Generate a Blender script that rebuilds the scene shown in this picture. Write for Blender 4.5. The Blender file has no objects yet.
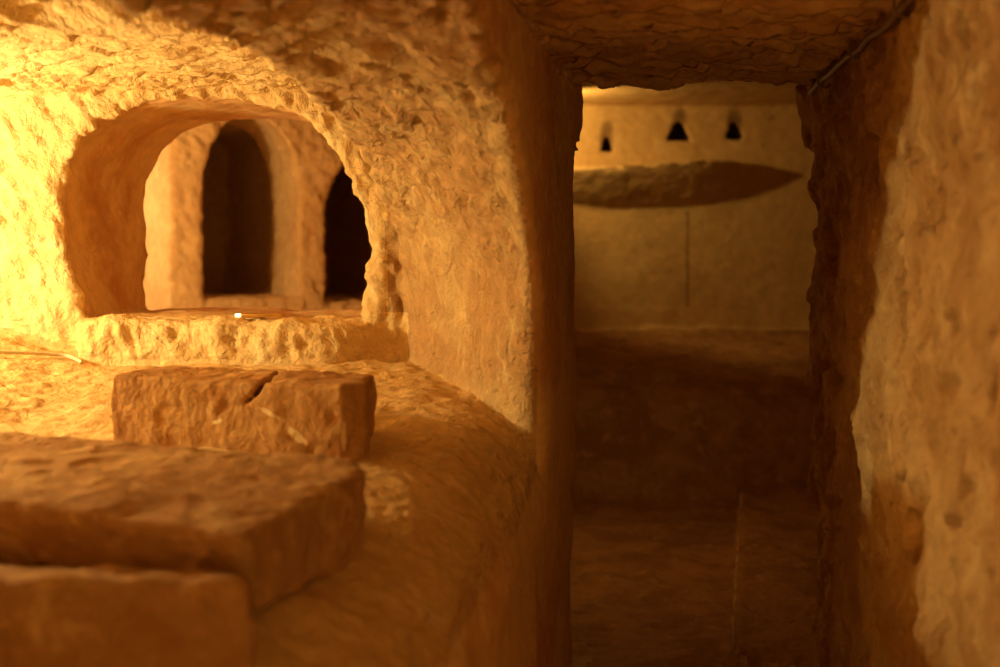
import bpy, math, time
import numpy as np
from mathutils import Vector

# ------------------------------------------------------------------ camera, world, lights
sc = bpy.context.scene
col = sc.collection
sc.view_settings.view_transform = 'Standard'
sc.view_settings.look = 'None'
sc.view_settings.gamma = 1
sc.view_settings.use_curve_mapping = False
sc.view_settings.exposure = 0.0
sc.cycles.max_bounces = 10
sc.cycles.diffuse_bounces = 6
sc.cycles.sample_clamp_indirect = 3.0

cam = bpy.data.cameras.new('camera')
camo = bpy.data.objects.new('camera', cam)
col.objects.link(camo)
camo.location = (0, 0, 1.0)
camo.rotation_euler = (math.radians(90), 0, 0)
cam.sensor_width = 36
cam.lens = 43.2
cam.shift_y = -0.0835
cam.clip_start = 0.02
cam.dof.use_dof = True
cam.dof.focus_distance = 2.35
cam.dof.aperture_fstop = 3.0
sc.camera = camo

w = bpy.data.worlds.new('world'); sc.world = w; w.use_nodes = True
w.node_tree.nodes['Background'].inputs[0].default_value = (1, .5, .15, 1)
w.node_tree.nodes['Background'].inputs[1].default_value = 0.02


def lamp(name, loc, power, color, size):
    l = bpy.data.lights.new(name, 'POINT')
    l.energy = power; l.color = color; l.shadow_soft_size = size
    o = bpy.data.objects.new(name, l); col.objects.link(o); o.location = loc
    return o


lamp('platform_lamp', (-1.36, 1.98, 1.01), 46, (1, .78, .32), .04)       # off to the left of the frame
lamp('inner_chamber_lamp', (-1.607, 3.14, 1.15), 42, (1, .70, .28), .04)   # lights the second chamber
fl_ = lamp('far_chamber_lamp', (.20, 5.72, 1.64), 17, (1, .60, .16), .03)      # shaded lamp grazing the lunette wall
fl_.data.type = 'SPOT'; fl_.data.spot_size = math.radians(128); fl_.data.spot_blend = .5
fl_.rotation_euler = Vector((.9, .47, -.12)).to_track_quat('-Z', 'Y').to_euler()
lamp('passage_fill', (.32, -.40, .88), 27, (1, .58, .13), .12)           # added ambient fill, unseen behind the viewer

lamp('inner_side_fill', (-1.78, 4.35, 1.20), 13, (1, .76, .34), .04)      # fill added to brighten the arched wall's left face, hidden by the window's edge
lamp('far_floor_fill', (.13, 3.75, .85), 3.6, (1, .52, .12), .05)         # added fill for floor and bench, out of view behind the pillar
lamp('cell_fill', (-1.37, 4.88, 1.30), .12, (1, .52, .12), .04)            # faint fill added to lift the dark inside of the arched cell

# ------------------------------------------------------------------ noise
def _hash(i, j, k, seed):
    h = (i.astype(np.uint32) * np.uint32(374761393) + j.astype(np.uint32) * np.uint32(668265263)
         + k.astype(np.uint32) * np.uint32(2246822519) + np.uint32((seed * 3266489917) & 0xffffffff))
    h ^= h >> np.uint32(15); h *= np.uint32(2246822519); h ^= h >> np.uint32(13)
    h *= np.uint32(3266489917); h ^= h >> np.uint32(16)
    return h


def _u(h, s=0):
    return ((h >> np.uint32(s)) & np.uint32(1023)).astype(np.float32) / 1023.0


def vnoise(P, seed):
    F = np.floor(P); f = (P - F).astype(np.float32); I = F.astype(np.int64)
    f = f * f * (3 - 2 * f)
    r = 0
    for a in (0, 1):
        wa = f[:, 0] if a else 1 - f[:, 0]
        for b in (0, 1):
            wb = f[:, 1] if b else 1 - f[:, 1]
            for c in (0, 1):
                wc = f[:, 2] if c else 1 - f[:, 2]
                h = _hash(I[:, 0] + a, I[:, 1] + b, I[:, 2] + c, seed)
                r = r + wa * wb * wc * ((h & np.uint32(0xffff)).astype(np.float32) / 65535.0)
    return r * 2 - 1


def fbm(P, scale, octv, seed, gain=.5):
    r = 0; a = 1; s = scale
    for o in range(octv):
        r = r + a * vnoise(P * s + o * 17.3, seed + o); a *= gain; s *= 2.03
    return r


def facets(P, sx, sy, sz, seed, tilt=1.0, bias=(0, 0, 0), step=.8):
    """chisel cuts: each elongated cell is a tilted facet with its own depth; about -1..1"""
    Q = P * np.array([1 / sx, 1 / sy, 1 / sz], np.float32)
    I = np.floor(Q).astype(np.int64)
    n = len(P)
    b1 = np.full(n, 9e9, np.float32); b2 = b1.copy()
    h1 = np.zeros(n, np.float32); h2 = h1.copy()
    for a in (-1, 0, 1):
        for b in (-1, 0, 1):
            for c in (-1, 0, 1):
                J0 = I[:, 0] + a; J1 = I[:, 1] + b; J2 = I[:, 2] + c
                h = _hash(J0, J1, J2, seed)
                dx = Q[:, 0] - (J0 + _u(h)); dy = Q[:, 1] - (J1 + _u(h, 10)); dz = Q[:, 2] - (J2 + _u(h, 20))
                d = (dx * dx + dy * dy + dz * dz).astype(np.float32)
                g = _hash(J0, J1, J2, seed + 77)
                hh = (tilt * (dx * (_u(g) * 2 - 1) + dy * (_u(g, 10) * 2 - 1) + dz * (_u(g, 20) * 2 - 1))
                      + bias[0] * dx + bias[1] * dy + bias[2] * dz + (_u(h, 5) - .5) * step).astype(np.float32)
                m = d < b1
                b2 = np.where(m, b1, np.minimum(b2, d)); h2 = np.where(m, h1, np.where(d <= b2, hh, h2))
                b1 = np.where(m, d, b1); h1 = np.where(m, hh, h1)
    e = np.sqrt(b2) - np.sqrt(b1)
    t = np.clip(.5 + e / .14, 0, 1)
    return h1 * t + h2 * (1 - t)


def sstep(a, b, x):
    t = np.clip((x - a) / (b - a), 0, 1)
    return t * t * (3 - 2 * t)


def smin(a, b, k):
    h = np.maximum(k - np.abs(a - b), 0) / k
    return np.minimum(a, b) - h * h * k * .25


def smax(a, b, k):
    return -smin(-a, -b, k)


def smaxn(k, *xs):
    r = xs[0]
    for x in xs[1:]:
        r = smax(r, x, k)
    return r


def polysdf(px, py, pts):
    d = np.full(px.shape, 9e9, np.float32); s = np.ones(px.shape, np.float32)
    n = len(pts); j = n - 1
    for i in range(n):
        ax, ay = pts[i]; bx, by = pts[j]
        ex, ey = bx - ax, by - ay
        wx, wy = px - ax, py - ay
        t = np.clip((wx * ex + wy * ey) / (ex * ex + ey * ey), 0, 1)
        d = np.minimum(d, (wx - ex * t) ** 2 + (wy - ey * t) ** 2)
        c1 = py >= ay; c2 = py < by; c3 = ex * wy > ey * wx
        s = np.where((c1 & c2 & c3) | (~c1 & ~c2 & ~c3), -s, s)
        j = i
    return s * np.sqrt(d)


def superell(u, v, A, B, p):
    """approximate distance to |u/A|^p+|v/B|^p=1"""
    x = np.maximum(np.abs(u) / A, 1e-4); z = np.maximum(np.abs(v) / B, 1e-4)
    g = (x ** p + z ** p) ** (1 / p)
    gx = (x / g) ** (p - 1) / A; gz = (z / g) ** (p - 1) / B
    return (g - 1) / np.sqrt(gx * gx + gz * gz)

# ------------------------------------------------------------------ the carved rock
CEIL = 1.345
CB = 1 / math.sqrt(1 + .17 * .17)


def at(x, y, Y):
    return ((x - 500) / 1200 * Y, Y, 1 - (y - 250) / 1200 * Y)


WIN = [(88, 321), (73, 285), (62, 240), (59, 200), (64, 165), (78, 136), (100, 114), (130, 102), (165, 97), (205, 94),
       (240, 96), (275, 105), (305, 121), (330, 146), (351, 180), (364, 215), (370, 250), (370, 285), (363, 319)]
WINP = [(at(x, y, 2.5)[0], at(x, y, 2.5)[2]) for x, y in WIN]
COR = (-1.183, 4.30)                       # near left corner of the stone wall in the second chamber
NICHES = [(607, 136, 152), (680, 121, 140), (736, 122, 138)]


def bpass(X, Y):
    return (X + .268 - .17 * Y) * CB


def platz(X, Y):
    return (.770 - .095 * (2.5 - np.clip(Y, .3, 2.6)) + .07 * sstep(-.75, -1.15, X)
            - .045 * sstep(-.16, .0, bpass(X, Y)))


def wall_y(X, Z):
    """back wall of the far room, gently curved"""
    return 6.30 - .10 * ((X - 1.0) / .8) ** 2


def air(X, Y, Z):
    b = bpass(X, Y)
    right = (X - .361 - .12 * Y - .018 * sstep(2.2, 1.2, Z * 1.0 + .0 * X) * 0) * .993
    # passage
    p = smaxn(.03, -b, right, Z - CEIL, -Z, np.maximum(-.9 - Y, Y - 2.8))
    p2 = smaxn(.03, -b, right, Z - 1.76, -Z, np.maximum(2.46 - Y, Y - 2.8))
    p = np.minimum(p, p2)
    # far room with its bench, kerb and rock ledge
    f = smaxn(.04, .05 - X, X - 2.5, Z - 1.76, -Z, 2.62 + .2 * X - .13 * sstep(1.27, 1.19, Z) - .04 * np.clip(1.2 - Z, 0, 1.2) - Y, Y - wall_y(X, Z))
    curb = smax(.56 + .208 * (Y - 2.88) - X, Z - .055, .02)
    rid = smaxn(.02, np.abs(X - (.575 + .208 * (Y - 2.88))) - .014, Z - .068, Y - 5.2)
    bench = smaxn(.08, 4.80 + .5 * Z - Y, Z - (.396 + .14 * (Y - 5.0)))
    blob = np.sqrt(((X - .62) / 1.5) ** 2 + (Y - 5.22) ** 2 + ((Z - .43) * 1.6) ** 2) - .10
    blob2 = np.sqrt(((X - .36) / 1.3) ** 2 + (Y - 5.6) ** 2 + ((Z - .48) * 1.8) ** 2) - .10
    bench = smin(smin(bench, blob, .06), blob2, .06)
    solid = np.minimum(np.minimum(curb, rid), bench)
    f = np.maximum(f, -smin(solid, bench, .05))
    tap = np.clip((1.57 - X) / .5, 0, 1) ** .6
    zc = 1.304 + .065 * sstep(.3, 1.5, X)
    half = .110 * tap + .0001
    prof = np.clip((Z - zc + half) / (2 * half), 0, 1.1)
    ledge = smaxn(.012, np.abs(Z - zc) - half, (6.30 - .24 * tap * prof ** .8) - Y, X - 1.57) * .5
    f = smax(f, -ledge, .02)
    wy = wall_y(X, Z)
    for (nx, y0, y1), nw in zip(NICHES, (.040, .066, .046)):
        cx = (nx - 500) / 1200 * 6.25; z0 = 1 - (y1 - 250) / 1200 * 6.25; z1 = 1 - (y0 - 250) / 1200 * 6.25
        hw = nw * np.clip(1 - (Z - z0) / (z1 - z0) * .75, .2, 1)
        n = smaxn(.015, np.abs(X - cx) - hw, z0 - Z, Z - z1, wy - .1 - Y, Y - wy - .11)
        f = smin(f, n, .012)
    d = smin(p, f, .03)
    # left chamber over the platform, and the broad arch between it and the passage
    pz = platz(X, Y)
    ch = smaxn(.035, b + .335, -1.75 - X, Z - CEIL + .01 - .13 * sstep(1.86, 1.70, Y + .05 * np.sin(X * 8) + .03 * np.sin(X * 21)), pz - Z, .1 - Y, Y - 2.5 + .05 * (X + .6) * sstep(-.6, -.3, X))
    yo = Y + 1.64 * np.clip(b, -.42, .0)
    arch = superell(np.maximum(yo - .95, 0), np.maximum(Z - .76, 0), .98, .575 - .075 * np.clip(-b / .335, 0, 1.2), 2.3)
    tun = smaxn(.012, arch, b - .06, -.365 - b, pz - Z, Y - 2.49)
    ch = smin(ch, tun, .008)
    sill = smaxn(.02, 2.415 + .09 * sstep(-.36, -.20, X) - Y + .06 * (Z - .77), Z - .858 - .006 * np.sin(X * 7), -.850 - X, X - .3)
    ch = np.maximum(ch, -sill)
    k = .03 + .09 * sstep(.92, .74, Z)
    d = smin(d, ch, k)
    # window through the wall, second chamber, its stone wall with two arches
    xs = X - .05 * (Y - 2.5) / .45 * sstep(.84, 1.02, Z)
    wn = smaxn(.02, polysdf(xs, Z, WINP), 2.38 - Y, Y - 3.1)
    wn = np.maximum(wn, -smaxn(.02, 2.415 + .09 * sstep(-.36, -.20, X) - Y, Z - .858 - .006 * np.sin(X * 7), -1.0 - X, X - .3))
    d = smin(d, wn, .022)
    s = (X - COR[0]) * .867 + (Y - COR[1]) * .5
    t = -(X - COR[0]) * .5 + (Y - COR[1]) * .867
    c2 = smaxn(.05, -2.5 - X, X + .12, .76 - Z, Z - 1.72, 2.95 - Y, Y - 6.3)
    c2 = smax(c2, -smaxn(.008, -s - .0, -t), .01)
    a1 = smaxn(.02, superell(s - .3035, np.maximum(Z - 1.20, 0), .186, .30, 2.0), .815 + .0 * Z - Z, -.05 - t, t - .38)
    a2 = smaxn(.02, superell(s - .83, np.maximum(Z - 1.12, 0), .24, .28, 2.0), .79 - Z, -.05 - t, t - .46)
    r1 = smaxn(.04, .0 - s + .06, s - .56, .80 - Z, Z - 1.5, .34 - t, t - 1.15)
    nich = smaxn(.03, superell(s - .20, np.maximum(Z - 1.2, 0), .13, .2, 2), 1.0 - Z, t - 1.4, 1.0 - t)
    r2 = smaxn(.04, .60 - s, s - 1.12, .79 - Z, Z - 1.5, .42 - t, t - 1.3)
    blk = smin(smin(smin(a1, r1, .03), nich, .02), smin(a2, r2, .03), .02)
    c2 = smin(c2, blk, .015)
    d = np.minimum(d, c2)
    return d


def surface_nets(fn, lo, hi, h, B=20, cull=1.5):
    lo = np.array(lo, float); n = np.ceil((np.array(hi, float) - lo) / h).astype(int)
    nb = np.ceil(n / B).astype(int)
    bi = np.stack(np.meshgrid(*[np.arange(q) for q in nb], indexing='ij'), -1).reshape(-1, 3)
    cen = (lo + (bi + .5) * B * h).astype(np.float32)
    act = bi[np.abs(fn(cen[:, 0], cen[:, 1], cen[:, 2])) < (B * h * .87 * cull + .03)]
    S1, S2 = int(n[1] + 2 * B), int(n[2] + 2 * B)
    keys, verts, quads = [], [], []
    g = np.arange(B + 1)
    G = np.stack(np.meshgrid(g, g, g, indexing='ij'), -1).reshape(-1, 3)
    CH = 60
    for c0 in range(0, len(act), CH):
        A = act[c0:c0 + CH]
        idx = (A[:, None, :] * B + G[None])
        P = (lo + idx * h).astype(np.float32).reshape(-1, 3)
        V = fn(P[:, 0], P[:, 1], P[:, 2]).reshape(len(A), B + 1, B + 1, B + 1)
        sg = V > 0
        cnt = 0
        for a in (0, 1):
            for b in (0, 1):
                for c in (0, 1):
                    cnt = cnt + sg[:, a:B + a, b:B + b, c:B + c].astype(np.int8)
        m = (cnt > 0) & (cnt < 8)
        q, ci, cj, ck = np.nonzero(m)
        if len(q) == 0:
            continue
        val = {}
        for a in (0, 1):
            for b in (0, 1):
                for c in (0, 1):
                    val[a, b, c] = V[q, ci + a, cj + b, ck + c]
        acc = np.zeros((len(q), 3)); num = np.zeros(len(q))
        for ax in range(3):
            for u in (0, 1):
                for v in (0, 1):
                    p0 = [u, v]; p0.insert(ax, 0); p1 = list(p0); p1[ax] = 1
                    v0 = val[tuple(p0)]; v1 = val[tuple(p1)]
                    cr = (v0 > 0) != (v1 > 0)
                    t = np.where(cr, v0 / np.where(cr, v0 - v1, 1), 0)
                    pt = np.array(p0, float)[None].repeat(len(q), 0); pt[:, ax] = t
                    acc += pt * cr[:, None]; num += cr
        base = A[q] * B + np.stack([ci, cj, ck], -1)
        verts.append(lo + (base + acc / num[:, None]) * h)
        keys.append((base[:, 0] * S1 + base[:, 1]) * S2 + base[:, 2])
        for ax in range(3):
            sl0 = [slice(0, B)] * 3; sl1 = [slice(0, B)] * 3; sl1[ax] = slice(1, B + 1)
            a0 = sg[(slice(None),) + tuple(sl0)]; a1 = sg[(slice(None),) + tuple(sl1)]
            q2, i2, j2, k2 = np.nonzero(a0 != a1)
            if len(q2) == 0:
                continue
            o = A[q2] * B + np.stack([i2, j2, k2], -1)
            flip = a0[q2, i2, j2, k2]
            u, v = [(1, 2), (2, 0), (0, 1)][ax]
            cs = []
            for du, dv in ((-1, -1), (0, -1), (0, 0), (-1, 0)):
                c = o.copy(); c[:, u] += du; c[:, v] += dv
                cs.append((c[:, 0] * S1 + c[:, 1]) * S2 + c[:, 2])
            Q = np.stack(cs, -1)
            Q[~flip] = Q[~flip][:, ::-1]       # normal towards the air (negative side)
            quads.append(Q)
    K = np.concatenate(keys); VV = np.concatenate(verts); QQ = np.concatenate(quads)
    o = np.argsort(K); K = K[o]; VV = VV[o]
    ix = np.searchsorted(K, QQ); ix = np.minimum(ix, len(K) - 1)
    ok = (K[ix] == QQ).all(1)
    return VV.astype(np.float32), ix[ok]


def vnormals(V, Q):
    d1 = V[Q[:, 2]] - V[Q[:, 0]]; d2 = V[Q[:, 3]] - V[Q[:, 1]]
    fnn = np.cross(d1, d2)
    N = np.zeros((len(V), 3))
    for c in range(3):
        s = 0
        for j in range(4):
            s = s + np.bincount(Q[:, j], fnn[:, c], len(V))
        N[:, c] = s
    N /= np.maximum(np.linalg.norm(N, axis=1), 1e-12)[:, None]
    fl = fnn / np.maximum(np.linalg.norm(fnn, axis=1), 1e-12)[:, None]
    return N.astype(np.float32), fl.astype(np.float32)


def make_obj(name, V, Q, mat, N=None, parent=None, origin=(0, 0, 0)):
    used = np.unique(Q)
    re = np.zeros(len(V), np.int64); re[used] = np.arange(len(used))
    Q2 = re[Q]; V2 = V[used] - np.array(origin, np.float32)
    me = bpy.data.meshes.new(name)
    me.vertices.add(len(V2)); me.vertices.foreach_set('co', V2.astype(np.float32).ravel())
    me.loops.add(Q2.size); me.loops.foreach_set('vertex_index', Q2.astype(np.int32).ravel())
    me.polygons.add(len(Q2)); me.polygons.foreach_set('loop_start', np.arange(0, Q2.size, 4, dtype=np.int32))
    me.polygons.foreach_set('use_smooth', np.ones(len(Q2), bool))
    me.update(calc_edges=True); me.validate()
    if N is not None:
        me.normals_split_custom_set_from_vertices(N[used].astype(float).tolist())
    me.materials.append(mat)
    o = bpy.data.objects.new(name, me); col.objects.link(o); o.location = origin
    if parent: o.parent = parent
    return o


def tag(o, label, cat=None, group=None, kind=None):
    o['label'] = label
    if cat: o['category'] = cat
    if group: o['group'] = group
    if kind: o['kind'] = kind

# ------------------------------------------------------------------ materials
def rock(name, c1, c2, c3, patch=3.0, fine=70., bump=.35, rough=.92, stain=None, offs=0., spec=.15):
    m = bpy.data.materials.new(name); m.use_nodes = True
    nt = m.node_tree; N = nt.nodes; L = nt.links
    bs = N['Principled BSDF']; bs.inputs['Roughness'].default_value = rough
    bs.inputs['Specular IOR Level'].default_value = spec
    geo = N.new('ShaderNodeNewGeometry')
    mp = N.new('ShaderNodeMapping'); mp.inputs['Location'].default_value = (offs, offs * .7, offs * .3)
    tc = N.new('ShaderNodeTexCoord')
    L.new(tc.outputs['Object'], mp.inputs['Vector'])

    def noise(s, d, r=.55, dist=0.):
        n = N.new('ShaderNodeTexNoise'); n.inputs['Scale'].default_value = s; n.inputs['Detail'].default_value = d
        n.inputs['Roughness'].default_value = r; n.inputs['Distortion'].default_value = dist
        L.new(mp.outputs[0], n.inputs['Vector']); return n.outputs['Fac']

    def ramp(f, a, b):
        r = N.new('ShaderNodeMapRange'); r.inputs[1].default_value = a; r.inputs[2].default_value = b
        r.interpolation_type = 'SMOOTHSTEP'
        L.new(f, r.inputs[0]); return r.outputs[0]

    def mix(f, a, b):
        x = N.new('ShaderNodeMix'); x.data_type = 'RGBA'
        L.new(f, x.inputs[0])
        for q, s in ((a, 6), (b, 7)):
            if isinstance(q, tuple): x.inputs[s].default_value = (*q, 1)
            else: L.new(q, x.inputs[s])
        return x.outputs[2]
    c = mix(ramp(noise(patch, 5, .6, .4), .38, .62), c1, c2)
    c = mix(ramp(noise(patch * 3.1, 6, .65, .8), .52, .68), c, c3)
    # fine grain and small dark pits
    g = N.new('ShaderNodeHueSaturation')
    v = N.new('ShaderNodeMapRange'); v.inputs[1].default_value = .25; v.inputs[2].default_value = .75
    v.inputs[3].default_value = .82; v.inputs[4].default_value = 1.16
    L.new(noise(fine * .55, 6, .7), v.inputs[0]); L.new(v.outputs[0], g.inputs['Value']); L.new(c, g.inputs['Color'])
    c = g.outputs[0]
    if stain: c = stain(N, L, c, mix, ramp, mp)
    L.new(c, bs.inputs['Base Color'])
    b1 = N.new('ShaderNodeBump'); b1.inputs['Strength'].default_value = bump; b1.inputs['Distance'].default_value = .010
    L.new(noise(fine, 7, .62, .3), b1.inputs['Height'])
    b2 = N.new('ShaderNodeBump'); b2.inputs['Strength'].default_value = bump; b2.inputs['Distance'].default_value = .022
    L.new(noise(fine * .28, 4, .6, .6), b2.inputs['Height']); L.new(b2.outputs[0], b1.inputs['Normal'])
    L.new(b1.outputs[0], bs.inputs['Normal'])
    return m


def soot(N, L, c, mix, ramp, mp):
    """soot tongues left by oil lamps above each small niche"""
    tc = N.new('ShaderNodeTexCoord'); se = N.new('ShaderNodeSeparateXYZ'); L.new(tc.outputs['Object'], se.inputs[0])

    def math_(op, a, b=None):
        n = N.new('ShaderNodeMath'); n.operation = op
        for i, q in enumerate((a, b)):
            if q is None: continue
            if isinstance(q, (int, float)): n.inputs[i].default_value = q
            else: L.new(q, n.inputs[i])
        return n.outputs[0]
    nz = N.new('ShaderNodeTexNoise'); nz.inputs['Scale'].default_value = 14; L.new(tc.outputs['Object'], nz.inputs['Vector'])
    for (nx, y0, y1) in NICHES:
        cx = (nx - 500) / 1200 * 6.25; z1 = 1 - (y0 - 250) / 1200 * 6.25
        ex = math_('DIVIDE', math_('SUBTRACT', se.outputs[0], cx), .040)
        ez = math_('DIVIDE', math_('SUBTRACT', se.outputs[2], z1 - .0), .085)
        r = math_('ADD', math_('MULTIPLY', ex, ex), math_('MULTIPLY', ez, ez))
        r = math_('ADD', r, math_('MULTIPLY', math_('SUBTRACT', nz.outputs['Fac'], .5), 1.2))
        f = math_('MULTIPLY', math_('SUBTRACT', 1, ramp(r, .1, 1.5)), .72)
        c = mix(f, c, (.10, .045, .02))
    for (cx, z0, z1, wd, ti) in ((.985, .70, 1.20, .006, 0), (1.415, 1.675, 1.70, .006, .8), (1.43, 1.68, 1.71, .005, -.6)):
        dx = math_('ABSOLUTE', math_('SUBTRACT', math_('SUBTRACT', se.outputs[0], cx), math_('MULTIPLY', math_('SUBTRACT', se.outputs[2], (z0 + z1) / 2), ti)))
        dz = math_('ABSOLUTE', math_('SUBTRACT', se.outputs[2], (z0 + z1) / 2))
        f = math_('MULTIPLY', math_('MULTIPLY', math_('LESS_THAN', dz, (z1 - z0) / 2), math_('SUBTRACT', 1, ramp(dx, wd * .5, wd * 2))), .55)
        c = mix(f, c, (.12, .06, .025))
    return c


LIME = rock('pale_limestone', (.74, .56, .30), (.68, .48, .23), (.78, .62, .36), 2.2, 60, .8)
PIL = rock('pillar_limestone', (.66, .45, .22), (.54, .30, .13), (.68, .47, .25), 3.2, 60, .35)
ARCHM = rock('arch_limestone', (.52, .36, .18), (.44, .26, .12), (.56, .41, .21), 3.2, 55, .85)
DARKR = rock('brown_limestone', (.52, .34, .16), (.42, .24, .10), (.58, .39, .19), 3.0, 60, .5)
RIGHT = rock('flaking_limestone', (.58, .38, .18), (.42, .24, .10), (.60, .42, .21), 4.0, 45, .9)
DUST = rock('dusty_rock_floor', (.60, .42, .20), (.52, .34, .15), (.64, .46, .24), 3.5, 90, .45)
PLAST = rock('smoothed_rock', (.60, .41, .19), (.55, .36, .16), (.63, .44, .22), 1.6, 50, .18, stain=soot)
TUN = rock('stained_limestone', (.60, .40, .19), (.46, .23, .09), (.62, .42, .20), 3.6, 60, .3)
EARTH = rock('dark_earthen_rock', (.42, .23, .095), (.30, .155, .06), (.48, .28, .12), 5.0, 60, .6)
INN = rock('inner_limestone', (.55, .38, .20), (.48, .31, .15), (.58, .41, .22), 3.0, 55, .4)
NICHEM = rock('dark_niche_rock', (.06, .03, .015), (.10, .05, .02), (.05, .025, .012), 8.0, 60, .3)  # near-black rock colour for the inside of the niches
def chips(N, L, c, mix, ramp, mp):
    """pale bruises where the stone has been chipped"""
    tc = N.new('ShaderNodeTexCoord'); nz = N.new('ShaderNodeTexNoise'); nz.inputs['Scale'].default_value = 60
    L.new(tc.outputs['Object'], nz.inputs['Vector'])
    for (x, z, rx, rz, ang) in ((.078, .048, .020, .0065, -.6), (.035, .078, .018, .003, -.4), (.150, .05, .004, .02, 0), (-.05, .06, .010, .003, .3)):
        m2 = N.new('ShaderNodeMapping'); m2.vector_type = 'TEXTURE'
        m2.inputs['Location'].default_value = (x, 0, z); m2.inputs['Rotation'].default_value = (0, -ang, 0)
        m2.inputs['Scale'].default_value = (rx, 1, rz)
        L.new(tc.outputs['Object'], m2.inputs['Vector'])
        se = N.new('ShaderNodeSeparateXYZ'); L.new(m2.outputs[0], se.inputs[0])
        a = N.new('ShaderNodeMath'); a.operation = 'MULTIPLY'; L.new(se.outputs[0], a.inputs[0]); L.new(se.outputs[0], a.inputs[1])
        b = N.new('ShaderNodeMath'); b.operation = 'MULTIPLY_ADD'; L.new(se.outputs[2], b.inputs[0]); L.new(se.outputs[2], b.inputs[1]); L.new(a.outputs[0], b.inputs[2])
        d = N.new('ShaderNodeMath'); d.operation = 'MULTIPLY_ADD'; L.new(nz.outputs['Fac'], d.inputs[0]); d.inputs[1].default_value = 2.2; L.new(b.outputs[0], d.inputs[2])
        f = N.new('ShaderNodeMath'); f.operation = 'SUBTRACT'; f.inputs[0].default_value = 1; L.new(ramp(d.outputs[0], 1.7, 2.3), f.inputs[1])
        c = mix(f.outputs[0], c, (.78, .62, .38))
    return c


STON2 = rock('chipped_block_stone', (.47, .26, .10), (.36, .18, .065), (.53, .32, .14), 7.0, 90, .5, stain=chips, offs=2.)
STON = rock('brown_block_stone', (.48, .29, .13), (.38, .205, .085), (.56, .37, .18), 6.0, 80, .6)


# ------------------------------------------------------------------ mesh the rock
def displace(V, N):
    X, Y, Z = V.T
    b = bpass(X, Y)
    near = Y < 3.1
    up = np.abs(N[:, 2])
    ceilw = (N[:, 2] < -.6) & (Z > 1.2)
    low = fbm(V, 2.6, 3, 5) * .010
    med = fbm(V, 14, 3, 11)
    fin = fbm(V, 55, 3, 23, .6)
    fc = facets(V + .012 * np.stack([vnoise(V * 12, 3), vnoise(V * 12, 4), vnoise(V * 12, 5)], -1), .060, .034, .030, 31, 1.1)
    fv = facets(V + .015 * np.stack([vnoise(V * 9, 6), vnoise(V * 9, 7), vnoise(V * 9, 8)], -1), .045, .045, .085, 41, 1.1)
    fl = facets(V + .02 * vnoise(V * 7, 9)[:, None], .11, .09, .10, 51, 1.0)
    W = np.stack([vnoise(V * 10, 61), vnoise(V * 10, 62), vnoise(V * 10, 63)], -1)
    rg = (1 - np.abs(vnoise((V + .02 * W) * 26, 71)) * 2) + .5 * (1 - np.abs(vnoise((V + .01 * W) * 55, 72)) * 2)
    st = facets(V + .010 * W + V[:, [2]] * np.array([.35, 0, 0]), .020, .05, .065, 81, 1.2)
    fs = facets(V + .008 * W + V[:, [0]] * np.array([0, 0, .25]), .080, .036, .030, 91, .55, (.15, .75, .75), .35)
    d = low + med * .003 + fin * .0012
    # weights
    pr = np.abs(b) < .05
    wtun = (Y > 2.53) & (Y < 2.97) & (X < -.22) & (X > -1.0)
    wwin = (b < -.362) & (Y > 2.28) & (Y <= 2.56) & (X < -.2) & (Z < 1.34) & (Z > platz(X, Y) + .02)
    warch = (b < -.015) & (b > -.34) & (Y < 2.5) & (Z > platz(X, Y) + .03)
    wplat = (N[:, 2] > .5) & (Z > .4) & (Z < .95) & (b < .05) & (Y < 2.6)
    wright = (X > .40) & (Y < 2.95) & (N[:, 0] < -.3)
    inner = (Y > 2.97) & (X < -.1)
    block = inner & ((X - COR[0]) * .867 + (Y - COR[1]) * .5 > -.03) & (-(X - COR[0]) * .5 + (Y - COR[1]) * .867 > -.04)
    far = (Y > 3.0) & (X > 0)
    A = np.zeros(len(V), np.float32)
    A = np.where(ceilw & near, np.where(b > 0, 1.7, 1.) * (fs * .0095 + rg * .0022 + fl * .003), A)
    A = np.where(warch & ~wplat, sstep(-.012, -.05, b) * (fs * .0105 * sstep(.90, 1.10, Z) + fl * .003 + rg * .0014 + med * .0015), A)
    A = np.where(wwin, st * .0055 + fl * .006 + rg * .0036 + fin * .002 + med * .004, A)
    A = np.where(wplat, fin * .0018 + med * .003, A)
    pit = sstep(.45, .75, vnoise(V * np.array([9, 9, 6.5], np.float32) + .8 * W, 95))
    A = np.where(wright, -.022 * pit + fl * .012 + fv * .008 + rg * .003 + med * .007, A)
    A = np.where(block, fs * .006 + st * .004, A)
    A = np.where(wtun, med * .001, A)
    A = np.where(far & (N[:, 2] > .3), med * .006 + fl * .003, A)
    A = np.where(far & (Y > 5.0) & (Z > .7), -low * .4, A)
    return V + N * (d + A)[:, None]


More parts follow.
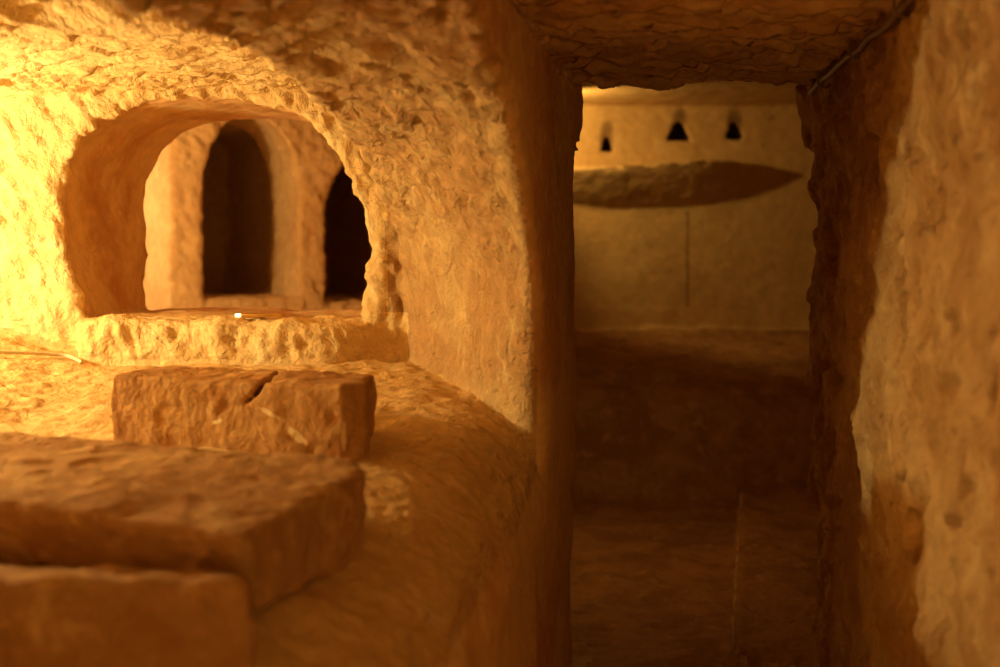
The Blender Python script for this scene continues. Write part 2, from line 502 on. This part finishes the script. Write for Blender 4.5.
def classify(C, F):
    """surface name for each face from its centre and direction"""
    X, Y, Z = C.T
    b = bpass(X, Y); nz = F[:, 2]
    out = np.full(len(C), 'wall_left', dtype=object)
    near = Y < 2.97
    leftc = b < -.01
    out[near & (X > .33)] = 'wall_right'
    ce = near & (nz < -.5) & (Z > 1.24)
    out[ce & ~leftc] = 'ceiling_passage'
    out[near & (nz > .4) & (Z < .25)] = 'floor'
    out[near & leftc] = 'stone_arch'
    out[ce & (b < -.34)] = 'ceiling_chamber'
    out[near & leftc & (b < -.36) & (Y < 2.3) & ~((nz < -.5) & (Z > 1.24))] = 'wall_chamber'
    pl = near & (nz > .45) & (Z < platz(X, Y) + .07) & (Z > .45) & (b < .03)
    out[near & (X < -.235) & (Y > 2.36) & (Z < 1.33) & (Z > platz(X, Y) + .01) & (b < -.3)] = 'wall_back'
    out[near & (X < -.19) & (X > -.88) & (Y > 2.38) & (Y < 2.5) & (Z < .868) & ~pl] = 'trim_sill'
    out[near & (Y > 2.515) & (X < -.2) & (X > -1.05)] = 'window_1'
    out[pl] = 'stone_platform'
    inn = (Y >= 2.97) & (X < -.05)
    s = (X - COR[0]) * .867 + (Y - COR[1]) * .5; t = -(X - COR[0]) * .5 + (Y - COR[1]) * .867
    out[inn] = 'wall_inner'
    out[inn & (nz > .6)] = 'floor_inner'
    out[inn & (nz < -.6) & (Z > 1.6)] = 'ceiling_inner'
    out[inn & (s > -.05) & (t > -.05)] = 'arched_stone_wall'
    fa = (X >= -.05) & (Y >= 2.97)
    out[fa] = 'wall_far'
    out[(X > .0) & (Y > 2.47) & (nz < -.5) & (Z > 1.6)] = 'ceiling_far'
    out[fa & (nz > .3) & (Z < .3)] = 'floor'
    out[fa & (Y > 4.7) & (Z < .75) & (Y < wall_y(X, Z) - .03)] = 'rock_bench'
    out[fa & (Y > 5.8) & (Y < wall_y(X, Z) - .035) & (Z > 1.15) & (Z < 1.55)] = 'rock_ledge'
    for i, (nx, y0, y1) in enumerate(NICHES):
        cx = (nx - 500) / 1200 * 6.25; z0 = 1 - (y1 - 250) / 1200 * 6.25; z1 = 1 - (y0 - 250) / 1200 * 6.25
        out[fa & (Y > wall_y(X, Z) + .012) & (np.abs(X - cx) < .1) & (Z > z0 - .03) & (Z < z1 + .04)] = 'niche%d' % i
    return out


t0 = time.time()
REG = [((-1.60, .55, .38), (1.05, 3.05, 1.55), .0065),
       ((-1.35, 1.6, -.10), (1.05, 3.05, .395), .016),
       ((-2.0, -1.0, -.10), (1.2, .56, 1.6), .04),
       ((-2.0, .55, .5), (-1.58, 2.7, 1.6), .025),
       ((-1.35, .55, -.10), (1.1, 1.62, .42), .04),
       ((-.1, 2.44, 1.53), (2.6, 3.1, 1.85), .03),
       ((1.03, 2.5, -.1), (2.6, 3.1, 1.56), .03),
       ((-.1, 3.03, -.10), (2.6, 5.9, 1.85), .022),
       ((-.1, 5.88, .35), (2.6, 6.5, 1.85), .0125),
       ((-2.6, 2.85, .6), (-1.33, 3.06, 1.8), .02),
       ((-1.35, 2.85, 1.53), (.0, 3.06, 1.8), .02),
       ((-2.6, 3.03, .6), (.1, 6.4, 1.8), .012)]
VS, QS = [], []; off = 0
for lo, hi, h in REG:
    v, q = surface_nets(air, lo, hi, h)
    VS.append(v); QS.append(q + off); off += len(v)
V = np.concatenate(VS); Q = np.concatenate(QS)
print('rock verts', len(V), time.time() - t0)
N0, _ = vnormals(V, Q)
V = displace(V, N0).astype(np.float32)
N1, F1 = vnormals(V, Q)
V0c = (V[Q].mean(1))
names = classify(V0c, F1)
STRUCT = {
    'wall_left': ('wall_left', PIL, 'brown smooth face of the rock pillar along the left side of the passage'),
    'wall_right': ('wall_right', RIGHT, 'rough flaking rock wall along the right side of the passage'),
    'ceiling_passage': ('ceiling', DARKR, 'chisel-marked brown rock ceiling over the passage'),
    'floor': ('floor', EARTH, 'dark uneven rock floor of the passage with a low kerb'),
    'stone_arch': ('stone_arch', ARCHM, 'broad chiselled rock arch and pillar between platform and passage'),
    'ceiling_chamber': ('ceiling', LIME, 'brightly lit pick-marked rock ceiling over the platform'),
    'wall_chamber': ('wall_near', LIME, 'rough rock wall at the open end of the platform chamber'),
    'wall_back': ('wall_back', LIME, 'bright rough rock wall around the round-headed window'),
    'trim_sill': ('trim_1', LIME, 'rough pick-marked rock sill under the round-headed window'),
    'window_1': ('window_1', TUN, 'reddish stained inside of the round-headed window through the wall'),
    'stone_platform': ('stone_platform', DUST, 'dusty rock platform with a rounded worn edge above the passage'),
    'wall_inner': ('wall_inner', INN, 'dim rock walls of the second chamber beyond the window'),
    'floor_inner': ('floor_inner', INN, 'rock floor of the second chamber beyond the window'),
    'ceiling_inner': ('ceiling_inner', INN, 'rock ceiling of the second chamber beyond the window'),
    'arched_stone_wall': ('wall_arched', INN, 'rough rock wall with two narrow arched openings seen through the window'),
    'wall_far': ('wall_far', PLAST, 'smooth yellow back wall of the far room with soot stains'),
    'ceiling_far': ('ceiling_far', PLAST, 'smooth rock ceiling of the far room'),
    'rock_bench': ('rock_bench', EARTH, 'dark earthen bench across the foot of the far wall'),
    'rock_ledge': ('rock_ledge', PLAST, 'long tapering rock ledge casting a dark shadow on the far wall'),
    'niche0': ('wall_niche', NICHEM, 'small dark lamp niche, leftmost of three in the far wall'),
    'niche1': ('wall_niche', NICHEM, 'small dark triangular lamp niche, middle of three in the far wall'),
    'niche2': ('wall_niche', NICHEM, 'small dark triangular lamp niche, rightmost of three in the far wall'),
}
for k, (nm, mat, lab) in STRUCT.items():
    m = names == k
    if not m.any():
        print('EMPTY', k); continue
    o = make_obj(nm, V, Q[m], mat, N1)
    tag(o, lab, kind='structure')
print('rock built', time.time() - t0)


# ------------------------------------------------------------------ loose stone blocks
def stone(name, plan, ztop, zbot, seed, amp, h, mat, extra=None, kr=.009):
    """a rough hewn block: plan polygon (x,y), top and bottom planes (a+bx+cy)"""
    xs = [p[0] for p in plan]; ys = [p[1] for p in plan]
    cx, cy = sum(xs) / len(xs), sum(ys) / len(ys)

    def fn(X, Y, Z):
        d = polysdf(X, Y, plan)
        zt = ztop[0] + ztop[1] * (X - cx) + ztop[2] * (Y - cy)
        zb = zbot[0] + zbot[1] * (X - cx) + zbot[2] * (Y - cy)
        P = np.stack([X, Y, Z], -1)
        s = smaxn(kr, d, Z - zt, zb - Z)
        if extra is not None: s = extra(X, Y, Z, s)
        s = s + amp * (fbm(P, 5, 2, seed) * .8)
        return -s
    zb = zbot[0]; zt = ztop[0]
    v, q = surface_nets(fn, (min(xs) - .05, min(ys) - .05, min(zb - .12, zt - .2)), (max(xs) + .05, max(ys) + .05, zt + .12), h, B=16, cull=2)
    n, _ = vnormals(v, q)
    fl = facets(v + .02 * vnoise(v * 9, seed)[:, None], .09, .07, .05, seed + 5, 1.)
    v = v + n * (fbm(v, 26, 4, seed + 9, .55) * amp * .45 + fl * amp * .45)[:, None]
    n2, _ = vnormals(v, q)
    org = (cx, cy, zbot[0])
    return make_obj(name, v.astype(np.float32), q, mat, n2, origin=org)



def undercut(X, Y, Z, s):
    return smax(s, -((X + .236) * .45 + (Y - 1.10) * .89) * 1. + .5 * np.maximum(.735 - Z, 0), .012)


# top slab (overhangs the block in front of it)
slab = stone('stone_slab', [(-.236, 1.10), (-.198, 1.25), (-.160, 1.37), (-.176, 1.465), (-.45, 1.56), (-.72, 1.66), (-1.05, 1.74), (-1.1, 1.45), (-.75, 1.335), (-.50, 1.225)],
             (.744, 0, .02), (.652, -.02, .0), 101, .0065, .006, STON, undercut)
tag(slab, 'large flat brown stone slab with a broken end, in front of the smaller block', 'stone slab')
# lower, nearer block
low = stone('stone_block', [(-.222, 1.03), (-.232, 1.10), (-.26, 1.17), (-.60, 1.32), (-1.0, 1.42), (-1.0, 1.03)],
            (.684, 0, -.20), (.56, 0, 0), 111, .009, .007, STON)
tag(low, 'dim smooth brown stone block in the bottom left corner under the slab', 'stone block')


def cleft(X, Y, Z, s):
    c = np.abs((X + .385) - (Z - .78) * .9 - .02 * np.sin(Z * 50)) - .0015
    return smax(s, -smaxn(.004, c, np.abs(Y - 1.83) - .14, .775 - Z), .005)


blk = stone('stone_block', [(-.600, 1.86), (-.44, 1.79), (-.225, 1.70), (-.195, 1.725), (-.195, 1.87), (-.36, 1.95), (-.585, 2.0)],
            (.808, -.0, .0), (.685, 0, 0), 121, .0065, .005, STON2, cleft)
tag(blk, 'cracked reddish brown stone block with a pale chip, behind the large slab', 'stone block')


# ------------------------------------------------------------------ cables and small lamp
def plain(name, c, rough=.5, metal=0., emit=None):
    m = bpy.data.materials.new(name); m.use_nodes = True
    bs = m.node_tree.nodes['Principled BSDF']
    nz = m.node_tree.nodes.new('ShaderNodeTexNoise'); nz.inputs['Scale'].default_value = 40
    mx = m.node_tree.nodes.new('ShaderNodeMix'); mx.data_type = 'RGBA'
    mx.inputs[6].default_value = (*c, 1); mx.inputs[7].default_value = (*[q * .8 for q in c], 1)
    m.node_tree.links.new(nz.outputs['Fac'], mx.inputs[0]); m.node_tree.links.new(mx.outputs[2], bs.inputs['Base Color'])
    bs.inputs['Roughness'].default_value = rough; bs.inputs['Metallic'].default_value = metal
    if emit:
        bs.inputs['Emission Color'].default_value = (*emit[0], 1); bs.inputs['Emission Strength'].default_value = emit[1]
    return m


def tube(name, pts, r, mat, parent=None, seg=10):
    P = np.array(pts, float)
    # catmull-rom
    out = []
    for i in range(len(P) - 1):
        p0 = P[max(i - 1, 0)]; p1 = P[i]; p2 = P[i + 1]; p3 = P[min(i + 2, len(P) - 1)]
        for t in np.linspace(0, 1, 10, endpoint=False):
            out.append(.5 * (2 * p1 + (p2 - p0) * t + (2 * p0 - 5 * p1 + 4 * p2 - p3) * t * t + (3 * p1 - p0 - 3 * p2 + p3) * t ** 3))
    out.append(P[-1]); out = np.array(out)
    T = np.gradient(out, axis=0); T /= np.linalg.norm(T, axis=1)[:, None]
    up = np.array([.1, .2, 1.]); A = np.cross(T, up); A /= np.linalg.norm(A, axis=1)[:, None]; Bv = np.cross(T, A)
    ang = np.arange(seg) * 2 * math.pi / seg
    v = (out[:, None] + r * (A[:, None] * np.cos(ang)[None, :, None] + Bv[:, None] * np.sin(ang)[None, :, None])).reshape(-1, 3)
    f = []
    for i in range(len(out) - 1):
        for j in range(seg):
            k = (j + 1) % seg
            f.append((i * seg + j, i * seg + k, (i + 1) * seg + k, (i + 1) * seg + j))
    f.append(tuple(range(seg))[::-1]); f.append(tuple((len(out) - 1) * seg + j for j in range(seg)))
    org = P[0]
    me = bpy.data.meshes.new(name); me.from_pydata((v - org).tolist(), [], f); me.update()
    for p in me.polygons: p.use_smooth = True
    me.materials.append(mat)
    o = bpy.data.objects.new(name, me); col.objects.link(o); o.location = org
    if parent: o.parent = parent
    return o


def onplat(px, py):
    """point on the platform surface seen at a pixel"""
    Y = 2.4
    for _ in range(30):
        X = (px - 500) / 1200 * Y
        z = float(platz(np.array(X), np.array(Y))) + .012
        Y = .5 * Y + .5 * (1 - z) * 1200 / (py - 250)
    return (X, Y, z)


WIRE = plain('pale_cable', (.75, .62, .42), .6)
pts = [onplat(x, y) for x, y in ((-60, 349), (0, 352), (25, 353), (50, 354), (68, 356), (82, 362))]
cb = tube('cable', pts, .0036, WIRE)
tag(cb, 'thin pale cable lying on the platform by the left wall', 'cable')

CON = plain('brown_cable', (.22, .12, .05), .6)
pp = []
rng = np.random.RandomState(4)
for Y in np.linspace(1.45, 2.50, 12):
    pp.append((.359 + .12 * Y - .014 + rng.uniform(-.003, .003), Y, 1.345 - .020 + rng.uniform(-.004, .004)))
cc = tube('cable', pp, .0065, CON)
tag(cc, 'dark cable run along the corner between passage ceiling and right wall', 'cable')
for Y in (1.60, 1.95, 2.30):
    X = .359 + .12 * Y - .014
    cl = tube('cable_clip', [(X - .010, Y, 1.352), (X - .011, Y, 1.318), (X + .004, Y, 1.312), (X + .012, Y, 1.318)], .0025, CON, seg=8)
    cl.parent = cc; cl.location = np.array(cl.location) - np.array(cc.location)

BRASS = plain('brass', (.75, .48, .16), .3, 1.)
GLOW = plain('glowing_lens', (.9, .7, .4), .4, 0, ((1, .72, .30), 12))


def rounded_box(name, dims, loc, mat, parent, bev=.002):
    import bmesh
    bm = bmesh.new(); bmesh.ops.create_cube(bm, size=1)
    for v in bm.verts: v.co = (v.co.x * dims[0], v.co.y * dims[1], v.co.z * dims[2])
    bmesh.ops.bevel(bm, geom=bm.edges[:], offset=bev, segments=3, affect='EDGES', profile=.5)
    me = bpy.data.meshes.new(name); bm.to_mesh(me); bm.free()
    for p in me.polygons: p.use_smooth = True
    me.materials.append(mat); o = bpy.data.objects.new(name, me); col.objects.link(o); o.location = loc; o.parent = parent
    return o


lp = bpy.data.objects.new('sill_lamp', None); col.objects.link(lp)
lp.location = (at(258, 318, 2.46)[0], 2.46, .8640)
tag(lp, 'small glowing brass lamp lying on the window sill', 'lamp')
rounded_box('lamp_housing', (.085, .018, .008), (.008, 0, .002), BRASS, lp, .0025)
rounded_box('lamp_lens', (.012, .010, .006), (-.040, -.003, .0025), GLOW, lp, .003)
print('done', time.time() - t0)
